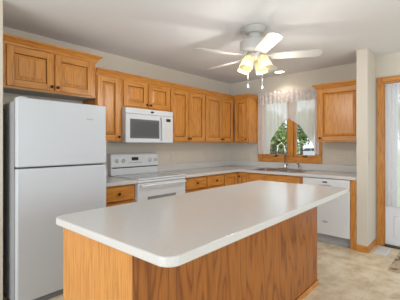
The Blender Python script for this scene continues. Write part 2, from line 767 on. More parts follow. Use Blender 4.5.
for a, c, z0, z1 in ((g0, g0 + .025, gz0, gz1), (g1 - .025, g1, gz0, gz1), (g0 + .025, g1 - .025, gz0, gz0 + .025), (g0 + .025, g1 - .025, gz1 - .025, gz1)):
    b.box(dx0 - .008, dx0 + .01, a, c, z0, z1, DOORWHITE, bevel=.003)
for a, c in ((g0 - .01, (g0 + g1) / 2 - .03), ((g0 + g1) / 2 + .03, g1 + .01)):
    b.box(dx0 - .006, dx0 + .002, a, c, .12, .40, DOORWHITE, bevel=.005)
s = b.build('door_slab', d)
MB().box(dx0 + .018, dx0 + .024, g0, g1, gz0, gz1, GLASS).build('pane', s)
b = MB()
b.lathe([(.028, 0), (.028, .006), (.011, .010), (.011, .03), (.026, .038), (.028, .052), (.018, .062), (.001, .064)], BRONZE, 16,
        mtx=Matrix.Translation((dx0, e0 + .06, .95)) @ Matrix.Rotation(-PI / 2, 4, 'Y'))
b.build('door_knob', d)


def dcurt(u, v):
    y = -2.625 - .80 * u
    z = 2.085 + (.52 - 2.085) * v
    return (dx0 - .034 + .012 * math.sin(y * 105 + 1.2 * math.sin(y * 21)) * (.5 + .5 * abs(v - .5) * 2), y, z)


b = MB()
b.grid(dcurt, 150, 12, DOOR_SHEER)
b.tube([(dx0 - .034, -2.622, 2.075), (dx0 - .034, -3.428, 2.075)], .005, WHITE_PL)
b.tube([(dx0 - .034, -2.622, .53), (dx0 - .034, -3.428, .53)], .004, WHITE_PL)
for y in (-2.622, -3.428):
    for z in (2.075, .53):
        b.tube([(dx0 - .034, y, z), (dx0 + .001, y, z)], .005, WHITE_PL)
o = b.build('door_curtain')
tag(o, 'sheer white curtain covering the glass of the entry door', 'curtain')

# ------------------------------------------------------------------ cabinets
KN = [(.006, 0), (.006, .012), (.0145, .016), (.0155, .021), (.012, .026), (.001, .028)]


def add_knob(parent, x, y, z):
    """a round knob whose axis points along local -y"""
    b = MB()
    b.lathe(KN, BRONZE, 14, mtx=Matrix.Translation((x, y, z)) @ Matrix.Rotation(PI / 2, 4, 'X'))
    return b.build('knob', parent)


def frame_door(parent, x0, x1, z0, z1, y, name='door', fw=.062, raised=True):
    """frame-and-raised-panel door, back face at local y, front at y - 0.019"""
    b = MB()
    t = .019
    b.box(x0, x0 + fw, y - t, y, z0, z1, OAK_Z, bevel=.003)
    b.box(x1 - fw, x1, y - t, y, z0, z1, OAK_Z, bevel=.003)
    b.box(x0 + fw, x1 - fw, y - t, y, z0, z0 + fw, OAK_X, bevel=.003)
    b.box(x0 + fw, x1 - fw, y - t, y, z1 - fw, z1, OAK_X, bevel=.003)
    a0, a1, c0, c1 = x0 + fw, x1 - fw, z0 + fw, z1 - fw

    def ring(i, yy):
        return [(a0 + i, yy, c0 + i), (a1 - i, yy, c0 + i), (a1 - i, yy, c1 - i), (a0 + i, yy, c1 - i)]
    # groove coloured dark for its contact shadow, sloped field, raised centre
    b.loft([ring(-.002, y - t + .003), ring(.001, y - t + .0135), ring(.006, y - t + .0135)], DARK, False)
    b.loft([ring(.006, y - t + .0135), ring(.033, y - t + .005), ring(.0335, y - t + .0015), ring(.036, y - t + .0008)], OAK_Z, True)
    return b.build(name, parent)


def slab_front(parent, x0, x1, z0, z1, y, name='drawer'):
    b = MB()
    b.box(x0, x1, y - .019, y, z0, z1, OAK_X, bevel=.006, seg=3)
    return b.build(name, parent)


def face_frame(b, W, D, z0, z1, stiles, rail=.038):
    """face frame, front at local y = -D, 19 mm thick; stiles = list of (x0, x1)"""
    y0, y1 = -D, -D + .019
    for a, c in stiles:
        b.box(a, c, y0, y1, z0, z1, OAK_Z, bevel=.0015)
    for (a, c), (e, f) in zip(stiles, stiles[1:]):
        b.box(c, e, y0, y1, z1 - rail, z1, OAK_X)
        b.box(c, e, y0, y1, z0, z0 + rail, OAK_X)


CROWN = [(0, 0), (-.012, 0), (-.016, .012), (-.034, .036), (-.050, .048), (-.055, .052), (-.055, .066), (0, .066)]


def crown_run(b, path, mat_of, zb, scale=1.):
    """sweep the crown profile along a 2D path with mitred corners; outward side lies to the right of the path"""
    pts = [Vector(p) for p in path]
    n = len(pts)
    offs = []
    for i in range(n):
        def nrm(a, c):
            dd = (c - a).normalized()
            return Vector((dd.y, -dd.x))
        if i == 0: m = nrm(pts[0], pts[1])
        elif i == n - 1: m = nrm(pts[-2], pts[-1])
        else:
            n1, n2 = nrm(pts[i - 1], pts[i]), nrm(pts[i], pts[i + 1])
            m = (n1 + n2) / (1 + n1.dot(n2))
        offs.append(m)
    for i in range(n - 1):
        k = b.mi(mat_of(i))
        A = [b.bm.verts.new((*(pts[i] + offs[i] * (-q[0] * scale)), zb + q[1] * scale)) for q in CROWN]
        B = [b.bm.verts.new((*(pts[i + 1] + offs[i + 1] * (-q[0] * scale)), zb + q[1] * scale)) for q in CROWN]
        m = len(CROWN)
        fs = [b.bm.faces.new((A[j], A[(j + 1) % m], B[(j + 1) % m], B[j])) for j in range(m)]
        if i == 0: fs.append(b.bm.faces.new(A[::-1]))
        if i == n - 2: fs.append(b.bm.faces.new(B))
        for f in fs: f.material_index = k
        bmesh.ops.recalc_face_normals(b.bm, faces=fs)


WD = .311          # body depth of wall cabinets (door front stands at .33)
ZB, ZT = 1.352, 2.125


def wall_cabinet(loc, rz, W, z0, z1, doors, label, knobs, stiles=None, group=None, crown=False, D=WD, crown_scale=1., crown_ext=.0, under=False):
    t = thing('wall_cabinet', (loc[0], loc[1], z0), label, 'cabinet', group, rz)
    h = z1 - z0
    b = MB()
    b.box(.0005, W - .0005, -D + .019, -.001, 0, h, OAK_Z, bevel=.001)
    b.build('cabinet_body', t)
    if under:
        MB().box(.02, W - .02, -D + .02, -.002, -.004, -.0003, MELAMINE).build('bottom_panel', t, label='pale laminated underside')
    b = MB()
    if stiles is None:
        stiles = [(.0005, .032), (W - .032, W - .0005)]
        if len(doors) == 2:
            c = (doors[0][1] + doors[1][0]) / 2
            stiles.insert(1, (c - .02, c + .02))
    face_frame(b, W, D, 0, h, stiles)
    b.build('face_frame', t)
    for (a, c), kx in zip(doors, knobs):
        dz1 = h - .022 if not crown else h - .022
        dd = frame_door(t, a, c, .018, dz1, -D - .0005)
        add_knob(dd, kx, -D - .0195, .055)
    if crown:
        b = MB()
        crown_run(b, [(0, 0), (0, -D), (W, -D), (W, 0)] if crown == 'both' else ([(0, 0), (0, -D), (W, -D)] if crown == 'left' else [(0, -D), (W, -D), (W, 0)]),
                  lambda i: OAK_X, h - .012, crown_scale)
        b.build('crown_moulding', t)
    return t


# cabinet above the refrigerator
X0 = -3.9
wall_cabinet((X0, 0), 0, .944, 1.836, 2.245, [(.075, .482), (.500, .905)],
             'short oak two-door cabinet above the refrigerator, crown higher than its neighbours', [.462, .520],
             stiles=[(.0005, .085), (.472, .51), (.895, .9435)], crown='right', crown_scale=1.05, under=True)
# narrow one-door cabinet beside the microwave
wall_cabinet((-2.953, 0), 0, .339, ZB, ZT, [(.012, .303)], 'narrow one-door oak wall cabinet between refrigerator and microwave', [.283],
             stiles=[(.0005, .025), (.293, .3385)])
wall_cabinet((-2.612, 0), 0, .768, 1.772, ZT, [(.014, .376), (.392, .754)], 'short two-door oak wall cabinet above the microwave', [.355, .413])
wall_cabinet((-1.842, 0), 0, .745, ZB, ZT, [(.014, .366), (.379, .731)], 'tall two-door oak wall cabinet just right of the microwave', [.346, .399])
wall_cabinet((-1.095, 0), 0, .763, ZB, ZT, [(.014, .42), (.433, .745)],
             'two-door oak wall cabinet that ends in the kitchen corner', [.400, .453], stiles=[(.0005, .03), (.408, .445), (.735, .7625)])
# window-wall cabinet left of the window (front faces -x): local x runs towards -y
wall_cabinet((0, -.3335), -PI / 2, .294, ZB, ZT, [(.012, .280)], 'narrow oak wall cabinet left of the window with bare end panel', [.255],
             stiles=[(.0005, .022), (.27, .2935)])
wall_cabinet((0, -1.785), -PI / 2, .597, ZB, ZT, [(.03, .585)], 'single-door oak wall cabinet right of the window against the wall end', [.055],
             stiles=[(.0005, .045), (.57, .5965)], crown='left', crown_scale=.95)
# continuous crown over the run from the refrigerator cabinet round the corner
b = MB()
crown_run(b, [(-2.952, -WD), (-WD, -WD), (-WD, -.6275), (-.002, -.6275)], lambda i: OAK_X if i != 1 else OAK_Y, ZT - .008, .92)
o = b.build('crown_moulding')
tag(o, 'long oak crown moulding topping the wall cabinets round the kitchen corner', 'moulding')

# base cabinets
BD = .59


def base_cabinet(loc, rz, W, label, layout, group=None, stiles=None, hollow=False):
    """layout: list of (kind, x0, x1, z0, z1, knob_x, knob_z)"""
    t = thing('base_cabinet', (loc[0], loc[1], 0), label, 'cabinet', group, rz)
    b = MB()
    if hollow:
        b.box(.0005, .018, -BD + .019, -.003, .10, .875, OAK_Z)
        b.box(W - .018, W - .0005, -BD + .019, -.003, .10, .875, OAK_Z)
        b.box(.018, W - .018, -BD + .019, -.003, .10, .118, OAK_X)
        b.box(.018, W - .018, -.012, -.003, .118, .70, OAK_X)
    else:
        b.box(.0005, W - .0005, -BD + .019, -.003, .10, .875, OAK_Z, bevel=.001)
    b.build('cabinet_body', t)
    b = MB()
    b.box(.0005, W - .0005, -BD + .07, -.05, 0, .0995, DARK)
    b.build('toe_kick', t)
    b = MB()
    face_frame(b, W, BD, .10, .875, stiles or [(.0005, .03), (W - .03, W - .0005)])
    b.box(.03, W - .03, -BD, -BD + .019, .66, .69, OAK_X)
    b.build('face_frame', t)
    for kind, a, c, z0, z1, kx, kz in layout:
        if kind == 'drawer':
            q = slab_front(t, a, c, z0, z1, -BD - .0005)
        elif kind == 'panel':
            q = slab_front(t, a, c, z0, z1, -BD - .0005, 'false_front')
        else:
            q = frame_door(t, a, c, z0, z1, -BD - .0005)
        if kx is not None:
            add_knob(q, kx, -BD - .0195, kz)
    return t


base_cabinet((-3.035, 0), 0, .410, 'oak drawer base cabinet squeezed between refrigerator and stove',
             [('drawer', .02, .392, .702, .858, .187, .78), ('door', .02, .392, .125, .675, .37, .62)])
base_cabinet((-1.8475, 0), 0, .4665, 'oak drawer base cabinet immediately right of the stove',
             [('drawer', .032, .454, .702, .858, .250, .78), ('door', .032, .454, .125, .675, .05, .62)])
base_cabinet((-1.380, 0), 0, .418, 'oak drawer base cabinet second to the right of the stove',
             [('drawer', .014, .404, .702, .858, .209, .78), ('door', .014, .404, .125, .675, .36, .62)])
# corner cabinet, an L with two doors at a right angle
t = thing('corner_cabinet', (0, 0, 0), 'oak corner base cabinet with two doors meeting at a right angle', 'cabinet')
b = MB()
b.prism([(-.961, -.004), (-.004, -.004), (-.004, -.808), (-.571, -.808), (-.571, -.571), (-.961, -.571)], .10, .875, OAK_Z)
b.build('cabinet_body', t)
b = MB()
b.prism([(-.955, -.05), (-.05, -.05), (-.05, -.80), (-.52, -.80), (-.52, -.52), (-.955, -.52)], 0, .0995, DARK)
b.build('toe_kick', t)
b = MB()
b.box(-.961, -.571, -.590, -.5715, .838, .875, OAK_X)
b.box(-.590, -.5715, -.808, -.5905, .838, .875, OAK_Y)
b.box(-.961, -.94, -.590, -.5715, .10, .838, OAK_Z)
b.box(-.590, -.5715, -.808, -.790, .10, .838, OAK_Z)
b.build('face_frame', t)
q = frame_door(t, -.950, -.612, .125, .858, -.5905)
q2 = frame_door(t, .612, .798, .125, .858, -.5905)
q2.rotation_euler = (0, 0, -PI / 2)
add_knob(q2, .652, -.6095, .80)
# sink base
base_cabinet((0, -.810), -PI / 2, .894, 'oak sink base cabinet with plain false front under the window',
             [('panel', .03, .850, .702, .858, None, None), ('door', .03, .435, .125, .675, .405, .62), ('door', .445, .850, .125, .675, .475, .62)],
             stiles=[(.0005, .035), (.845, .8935)], hollow=True)
# panel at the end of the run
b = MB()
b.box(-.612, -.004, -2.383, -2.318, .0, .875, OAK_Z, bevel=.002)
o = b.build('cabinet_end_panel')
tag(o, 'narrow oak filler panel between dishwasher and wall end', 'panel')

# ------------------------------------------------------------------ worktops
zt, zc = .914, .8755
b = MB()
b.box(-3.04, -2.6245, -.640, -.001, zc, zt, LAMINATE, bevel=.006, seg=3)
o = b.build('countertop')
tag(o, 'short pale laminate worktop between refrigerator and stove', 'countertop')
b = MB()
b.box(-3.04, -2.6245, -.021, -.001, zt, 1.016, LAMINATE, bevel=.004)
b.build('backsplash', o)
SX0, SX1, SY0, SY1 = -.565, -.075, -1.625, -.830      # hole for the sink
b = MB()
b.box(-1.848, -.640, -.640, -.001, zc, zt, LAMINATE)
b.box(-.640, -.001, SY1, -.001, zc, zt, LAMINATE)
b.box(-.640, SX0, SY0, SY1, zc, zt, LAMINATE)
b.box(SX1, -.001, SY0, SY1, zc, zt, LAMINATE)
b.box(-.640, -.001, -2.3832, SY0, zc, zt, LAMINATE)
o = b.build('countertop')
tag(o, 'long pale laminate worktop running round the corner to the sink', 'countertop')
b = MB()
b.box(-1.848, -.001, -.021, -.001, zt, 1.016, LAMINATE, bevel=.004)
b.box(-.021, -.001, -2.3832, -.0215, zt, 1.016, LAMINATE, bevel=.004)
b.build('backsplash', o)

# ------------------------------------------------------------------ sink and taps
t = thing('kitchen_sink', (-.32, -1.2275, zt), 'stainless double-bowl sink set in the worktop under the window', 'sink')
b = MB()
zr = .006
bowl = [(-.205, .155, .020, .375), (-.205, .155, -.375, -.020)]
b.box(-.262, -.205, -.41, .41, .0005, zr, STEEL, bevel=.002)
b.box(.155, .262, -.41, .41, .0005, zr, STEEL, bevel=.002)
b.box(-.205, .155, .375, .41, .0005, zr, STEEL, bevel=.002)
b.box(-.205, .155, -.41, -.375, .0005, zr, STEEL, bevel=.002)
b.box(-.205, .155, -.020, .020, .0005, zr, STEEL, bevel=.002)
b.build('rim', t)
for x0, x1, y0, y1 in bowl:
    b = MB()

    def rg(i, z, r):
        return [(p[0], p[1], z) for p in rrect(x0 + i, x1 - i, y0 + i, y1 - i, r, 4)]
    b.loft([rg(-.001, zr - .001, .03), rg(.008, -.02, .04), rg(.014, -.16, .05), rg(.04, -.18, .04)], STEEL, True, True)
    b.lathe([(.038, -.179), (.038, -.176), (.02, -.1765), (.001, -.178)], CHROME, 16, mtx=Matrix.Translation(((x0 + x1) / 2, (y0 + y1) / 2, 0)))
    b.build('bowl', t)
FX, FY = -.112, -1.195
t = thing('kitchen_faucet', (FX, FY, zt + zr), 'nickel gooseneck faucet arching over the double sink', 'faucet')
b = MB()
b.prism(rrect(-.028, .028, -.125, .125, .027), 0.0003, .010, CHROME, bevel=.003)
b.build('base_plate', t)
b = MB()
b.lathe([(.024, .010), (.022, .03), (.019, .07), (.016, .085), (.013, .095)], CHROME, 18)
b.build('faucet_body', t)
pts = [(0, 0, .09), (0, 0, .30)]
dirn = Vector((-.62, .78, 0)).normalized()
for i in range(1, 13):
    a = PI * i / 12
    pts.append(tuple(dirn * (.062 * (1 - math.cos(a))) + Vector((0, 0, .30 + .115 * math.sin(a)))))
pts.append(tuple(dirn * .124 + Vector((0, 0, .235))))
b = MB()
b.tube(pts, .0125, CHROME, 12)
b.lathe([(.013, 0), (.014, .012), (.0127, .024)], CHROME, 14, mtx=Matrix.Translation(dirn * .124 + Vector((0, 0, .228))))
b.build('spout', t)
b = MB()
b.tube([(0, -.018, .06), (-.005, -.035, .072), (-.01, -.075, .105)], [.009, .008, .006], CHROME, 10)
b.build('lever', t)
t = thing('side_sprayer', (FX, FY - .235, zt + zr), 'small nickel side sprayer standing right of the faucet', 'sprayer')
b = MB()
b.lathe([(.022, .0003), (.022, .006), (.014, .014), (.013, .04), (.016, .045)], CHROME, 14)
b.build('holder', t)
b = MB()
b.tube([(0, 0, .046), (-.002, 0, .075), (-.012, .004, .10), (-.035, .010, .112), (-.05, .014, .104)], [.013, .012, .014, .014, .010], CHROME, 12)
b.build('spray_head', t)

# ------------------------------------------------------------------ refrigerator
FL, FR, FF = -3.882, -3.110, -.800
t = thing('refrigerator', ((FL + FR) / 2, -.42, 0), 'white top-freezer refrigerator standing left of the stove', 'refrigerator')
hw = (FR - FL) / 2
yf = FF + .42
b = MB()
b.box(-hw + .004, hw - .004, yf + .075, .35, .03, 1.665, SIDE_GREY, bevel=.006)
for sx in (-1, 1):
    b.box(sx * (hw - .06) - .02, sx * (hw - .06) + .02, .25, .29, 0, .03, BLACK)
    b.box(sx * (hw - .06) - .02, sx * (hw - .06) + .02, yf + .1, yf + .14, 0, .03, BLACK)
b.build('cabinet_body', t)
b = MB()
b.box(-hw + .002, hw - .002, yf + .062, yf + .075, .06, 1.66, SEAL)
b.build('gasket', t)


def fridge_door(name, z0, z1, zh0, zh1):
    b = MB()
    b.box(-hw, hw, yf, yf + .062, z0, z1, WHITE_TEX, bevel=.012, seg=4)
    dd = b.build(name, t)
    b = MB()
    b.box(hw - .018, hw + .0005, yf - .004, yf + .03, zh0, zh1, WHITE_TEX, bevel=.004)
    b.box(hw - .045, hw - .018, yf - .0006, yf + .004, zh0, zh1, WHITE_TEX, bevel=.0003, seg=1)
    b.build('handle', dd)
    return dd


fridge_door('fridge_door', .055, 1.122, .70, 1.10)
fd = fridge_door('freezer_door', 1.134, 1.690, 1.15, 1.36)
b = MB()
b.box(hw - .20, hw - .135, yf - .002, yf + .002, 1.545, 1.556, GREY_PL, bevel=.0008, seg=1)
b.build('badge', fd)
b = MB()
b.box(-hw + .025, -hw + .085, yf + .03, yf + .13, 1.6905, 1.701, WHITE, bevel=.004)
b.build('hinge_cover', t)
b = MB()
b.box(-hw + .03, hw - .03, yf + .03, yf + .06, .004, .05, BLACK)
for i in range(5):
    b.box(-hw + .03, hw - .03, yf + .026, yf + .03, .008 + i * .009, .012 + i * .009, GREY_PL)
b.build('base_grille', t)

# ------------------------------------------------------------------ stove
RL, RR = -2.622, -1.850
rw = (RR - RL) / 2
RC = (RL + RR) / 2
t = thing('electric_range', (RC, 0, 0), 'white freestanding electric range with smooth cooktop under the microwave', 'stove')
b = MB()
b.box(-rw + .002, rw - .002, -.60, -.012, .02, .906, WHITE, bevel=.003)
b.box(-rw + .03, rw - .03, -.56, -.05, 0, .02, BLACK)
b.build('oven_body', t)
b = MB()
b.box(-rw, rw, -.648, -.10, .906, .923, WHITE, bevel=.006, seg=3)
ck = b.build('cooktop', t)
b = MB()
b.box(-rw + .035, rw - .035, -.615, -.115, .9232, .9255, plain('grey_ceramic_glass', (.42, .44, .46), .09), bevel=.001, seg=1)
ring_m = plain('burner_mark', (.25, .26, .27), .2)
for x, y, r in ((-.19, -.48, .11), (.19, -.48, .085), (-.19, -.23, .085), (.19, -.23, .11)):
    for rr in (r, r * .62):
        b.lathe([(rr - .003, .9255), (rr, .9258)], ring_m, 32, mtx=Matrix.Translation((x, y, 0)), cap=False)
b.build('glass_surface', ck)
b = MB()
prof = [(-.012, .924), (-.012, 1.185), (-.022, 1.197), (-.055, 1.197), (-.072, 1.182), (-.090, 1.030), (-.082, 1.018), (-.082, .924)]
b.prism(prof, -rw + .001, rw - .016, WHITE, axis=0)
bg = b.build('backguard', t)
b = MB()
b.box(-rw + .02, rw - .02, -.0865, -.080, 1.010, 1.021, BLACK)
b.build('vent_slot', bg)


def on_guard(x, z):
    """frame on the sloped control face: local z points out of it"""
    tt = (z - 1.03) / (1.182 - 1.03)
    y = -.090 + tt * .018
    return Matrix.Translation((x, y, z)) @ Matrix.Rotation(PI / 2 - math.atan2(.018, .152), 4, 'X')


b = MB()
b.box(-.055, .055, -.022, .022, -.001, .003, BLACK, bevel=.002, mtx=on_guard(-.02, 1.125))
b.build('clock_display', bg)
b = MB()
for k in range(6):
    xx = -.09 + k * .036
    b.box(-.012, .012, -.006, .006, -.001, .002, GREY_PL, mtx=on_guard(xx - .02, 1.075))
b.build('touch_buttons', bg)
for kx in (-.305, -.205, .225, .325):
    b = MB()
    mt = on_guard(kx, 1.105)
    b.lathe([(.030, .0003), (.030, .004), (.023, .008), (.021, .026), (.019, .028), (.001, .0285)], WHITE_PL, 20, mtx=mt)
    b.box(-.004, .004, -.019, .019, .028, .036, GREY_PL, bevel=.002, mtx=mt)
    b.build('control_knob', bg)
b = MB()
b.box(-rw + .003, rw - .003, -.640, -.601, .235, .865, WHITE, bevel=.007, seg=3)
od = b.build('oven_door', t)
b = MB()
b.box(-.245, .205, -.6425, -.6395, .47, .705, BLACK_GLASS, bevel=.001, seg=1)
b.build('oven_window', od)
b = MB()
hy = -.685
b.tube([(-rw + .04, -.64, .842), (-rw + .045, hy + .008, .842), (-rw + .075, hy, .842), (0, hy - .006, .842), (rw - .075, hy, .842), (rw - .045, hy + .008, .842), (rw - .04, -.64, .842)], .0135, WHITE, 12)
b.build('door_handle', od)
b = MB()
b.box(-rw + .003, rw - .003, -.640, -.601, .875, .902, WHITE, bevel=.004)
b.build('front_rail', t)
b = MB()
b.box(-rw + .003, rw - .003, -.636, -.601, .06, .225, WHITE, bevel=.007, seg=3)
b.build('storage_drawer', t)

# ------------------------------------------------------------------ microwave
ML, MR = -2.6105, -1.845
mw = (MR - ML) / 2
t = thing('microwave_oven', ((ML + MR) / 2, 0, 1.338), 'white over-the-range microwave hung under the short oak cabinet', 'microwave')
mh = .430
b = MB()
b.box(-mw + .001, mw - .001, -.345, -.002, .004, mh, WHITE, bevel=.003)
b.box(-mw + .02, mw - .02, -.335, -.03, 0, .004, GREY_PL)
b.build('microwave_body', t)
b = MB()
b.box(-mw, mw, -.386, -.346, mh - .072, mh - .003, WHITE, bevel=.006, seg=3)
tp = b.build('top_vent', t)
b = MB()
b.prism([(.028 * math.cos(a * PI / 8), .012 * math.sin(a * PI / 8)) for a in range(16)], -.001, .0015, BLACK,
        mtx=Matrix.Translation((.02, -.386, mh - .036)) @ Matrix.Rotation(PI / 2, 4, 'X'))
b.build('emblem', tp)
dr = .205
b = MB()
b.box(-mw, mw - dr, -.386, -.346, .003, mh - .074, WHITE, bevel=.006, seg=3)
md = b.build('microwave_door', t)
b = MB()
b.box(-mw + .062, mw - dr - .038, -.3875, -.384, .055, .294, plain('microwave_window', (.13, .14, .15), .16), bevel=.001, seg=1)
b.box(-mw + .09, mw - dr - .066, -.3882, -.387, .083, .266, plain('microwave_mesh', (.085, .09, .095), .3), bevel=.0005, seg=1)
b.build('window', md)
b = MB()
hx = mw - dr - .012
b.tube([(hx, -.386, .325), (hx, -.410, .315), (hx, -.414, .29), (hx, -.415, .18), (hx, -.414, .07), (hx, -.410, .045), (hx, -.386, .035)], .0105, WHITE, 12)
b.build('door_handle', md)
b = MB()
b.box(mw - dr + .002, mw, -.386, -.346, .003, mh - .074, WHITE, bevel=.006, seg=3)
cp = b.build('control_panel', t)
b = MB()
b.box(mw - .125, mw - .045, -.3875, -.385, .285, .325, BLACK, bevel=.001, seg=1)
b.build('display', cp)
b = MB()
for r in range(6):
    for c in range(3):
        b.box(mw - .135 + c * .034, mw - .108 + c * .034, -.3868, -.385, .05 + r * .036, .074 + r * .036, WHITE_PL, bevel=.0006, seg=1)
b.build('keypad', cp)

# ------------------------------------------------------------------ dishwasher
t = thing('dishwasher', (0, -2.010, 0), 'white built-in dishwasher under the worktop right of the sink', 'dishwasher', rz=-PI / 2)
dw = .3025
b = MB()
b.box(-dw + .004, dw - .004, -.575, -.01, .09, .866, SIDE_GREY)
for sx in (-1, 1):
    b.box(sx * .26 - .015, sx * .26 + .015, -.50, -.47, 0, .09, BLACK)
    b.box(sx * .26 - .015, sx * .26 + .015, -.10, -.07, 0, .09, BLACK)
b.build('tub', t)
b = MB()
b.box(-dw, dw, -.618, -.576, .125, .735, WHITE, bevel=.006, seg=3)
dd = b.build('door_panel', t)
b = MB()
b.box(-.032, .032, -.6195, -.617, .285, .310, GREY_PL, bevel=.001, seg=1)
b.build('badge', dd)
b = MB()
b.box(-dw, dw, -.624, -.576, .740, .866, WHITE, bevel=.008, seg=3)
cp = b.build('control_panel', t)
b = MB()
b.box(-.030, .030, -.626, -.623, .812, .830, BLACK, bevel=.004)
b.build('latch', cp)
b = MB()
b.box(-.085, .085, -.627, -.622, .772, .785, GREY_PL, bevel=.002)
b.build('pocket_handle', cp)
b = MB()
b.box(-dw + .004, dw - .004, -.560, -.545, .004, .120, GREY_PL, bevel=.002)
b.build('kick_plate', t)

# ------------------------------------------------------------------ island
IC = (-2.8, -2.1)
t = thing('kitchen_island', (IC[0], IC[1], 0), 'oak veneered island cabinet in the middle of the kitchen', 'island', rz=.0174)
bx0, bx1, by0, by1 = -3.936 + 2.8, -1.825 + 2.8, -2.376 + 2.1, -1.758 + 2.1
b = MB()
b.box(bx0 + .006, bx1 - .006, by0 + .006, by1 - .02, .10, .875, OAK_Z)
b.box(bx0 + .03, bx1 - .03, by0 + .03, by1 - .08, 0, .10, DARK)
b.build('cabinet_body', t)
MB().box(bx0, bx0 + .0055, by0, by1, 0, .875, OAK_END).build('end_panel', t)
MB().box(bx1 - .0055, bx1, by0, by1, 0, .875, OAK_SHADED).build('end_panel', t)
MB().box(bx0 + .0056, bx1 - .0056, by0, by0 + .0055, 0, .875, OAK_SHADED).build('back_panel', t)
b = MB()
b.box(bx0 - .0005, bx1 + .011, by0 - .012, by0 - .0003, 0, .042, OAK_X, bevel=.004)
b.box(bx1 + .0003, bx1 + .011, by0, by1, 0, .042, OAK_Y, bevel=.004)
b.build('base_trim', t)
n = 4
stp = (bx1 - bx0 - .03) / n
for i in range(n):
    a = bx0 + .02 + i * stp
    q = frame_door(t, -a - stp + .012, -a, .125, .86, -(by1 - .019))
    q.rotation_euler = (0, 0, PI)
    add_knob(q, -a - (.04 if i % 2 else stp - .052), -(by1 - .019) - .019, .80)
b = MB()
b.prism(rrect(-3.962 + 2.8, -1.695 + 2.8, -2.627 + 2.1, -1.677 + 2.1, .062, 8), .8755, .9145, LAMINATE, bevel=.006, seg=3, smooth_sides=True)
o = b.build('island_countertop', loc=(IC[0], IC[1], 0))
o.rotation_euler = (0, 0, .0174)
tag(o, 'large pale laminate worktop with rounded corners on the oak island', 'countertop')


# ------------------------------------------------------------------ electrical plates
def plate(name, loc, rz, label, double=False, switch=False, group=None):
    t = thing(name, loc, label, 'switch' if switch else 'outlet', group, rz)
    W = .058 if double else .036
    b = MB()
    b.box(-W, W, -.006, -.0005, -.058, .058, PLATE, bevel=.0025)
    b.build('cover_plate', t)
    for cx in ((-.024, .024) if double else (0,)):
        b = MB()
        if switch:
            b.box(cx - .005, cx + .005, -.015, -.006, -.004, .016, PLATE, bevel=.001)
            b.build('toggle', t)
        else:
            b.box(cx - .016, cx + .016, -.0085, -.006, -.034, .034, PLATE, bevel=.001)
            for zz in (-.018, .018):
                for sx in (-.006, .006):
                    b.box(cx + sx - .001, cx + sx + .001, -.0088, -.0084, zz - .005, zz + .005, BLACK)
            b.build('receptacle', t)
    return t


plate('wall_outlet', (-1.515, 0, 1.130), 0, 'ivory wall outlet on the back wall nearer the microwave')
plate('wall_outlet', (-.704, 0, 1.122), 0, 'ivory wall outlet on the back wall nearer the corner')
plate('wall_outlet', (0, -.297, 1.118), -PI / 2, 'ivory wall outlet left of the window, nearer the corner')
plate('wall_switch', (0, -.412, 1.118), -PI / 2, 'ivory wall switch left of the window, beside its casing', switch=True)
plate('wall_outlet', (0, -2.03, 1.135), -PI / 2, 'ivory wall outlet below the cabinet right of the window', double=True)
plate('wall_switch', (-.505, -2.5105, 1.15), 0, 'ivory wall switch on the wall end beside the entry door', switch=True)

# ------------------------------------------------------------------ ceiling fan
FC = Vector((-2.059, -1.820, 0))
t = thing('ceiling_fan', (FC.x, FC.y, H), 'white five-blade ceiling fan with lit glass shades above the island', 'ceiling fan')
b = MB()
b.lathe([(.118, -.0005), (.118, -.014), (.106, -.020), (.106, -.034), (.094, -.040), (.090, -.050), (.066, -.056)], FANWHITE, 32)
b.build('canopy', t)
b = MB()
b.lathe([(.064, -.052), (.062, -.128)], FANWHITE, 24)
b.build('neck', t)
b = MB()
b.lathe([(.065, -.126), (.118, -.129), (.140, -.135), (.147, -.145), (.147, -.222), (.140, -.236), (.120, -.245), (.085, -.250), (.085, -.258)], FANWHITE, 36)
b.build('motor_housing', t)
ZBL = -.288
for k in range(5):
    a = math.radians(-60 + 72 * k)
    R = Matrix.Translation((0, 0, ZBL)) @ Matrix.Rotation(a, 4, 'Z')
    b = MB()
    pts = []
    r0, r1 = .165, .64
    prof = [(0, .050), (.03, .058), (.25, .064), (.40, .068), (.44, .064), (.465, .045), (.475, .018)]
    up = [(r0 + x, y) for x, y in prof]
    dn = [(r0 + x, -y) for x, y in prof][::-1]
    b.prism(up + dn, -.0035, .0035, FANWHITE, mtx=R @ Matrix.Rotation(math.radians(-12), 4, 'X'))
    bl = b.build('fan_blade', t)
    b = MB()
    mt = R @ Matrix.Rotation(math.radians(-12), 4, 'X')
    b.prism([(.10, -.013), (.15, -.010), (.19, -.034), (.265, -.030), (.275, 0), (.265, .030), (.19, .034), (.15, .010), (.10, .013)], .0038, .010, FANWHITE, mtx=mt)
    b.box(.075, .13, -.012, .012, .004, .040, FANWHITE, bevel=.003, mtx=R)
    b.build('blade_bracket', bl)
b = MB()
b.lathe([(.080, -.259), (.086, -.276), (.078, -.292), (.060, -.304), (.030, -.314), (.012, -.324), (.001, -.326)], FANWHITE, 28)
lk = b.build('light_kit', t)
SP = [(.024, 0), (.036, .010), (.050, .034), (.058, .068), (.061, .104), (.059, .132), (.061, .150)]
fwd = math.atan2(.6706, .7418)
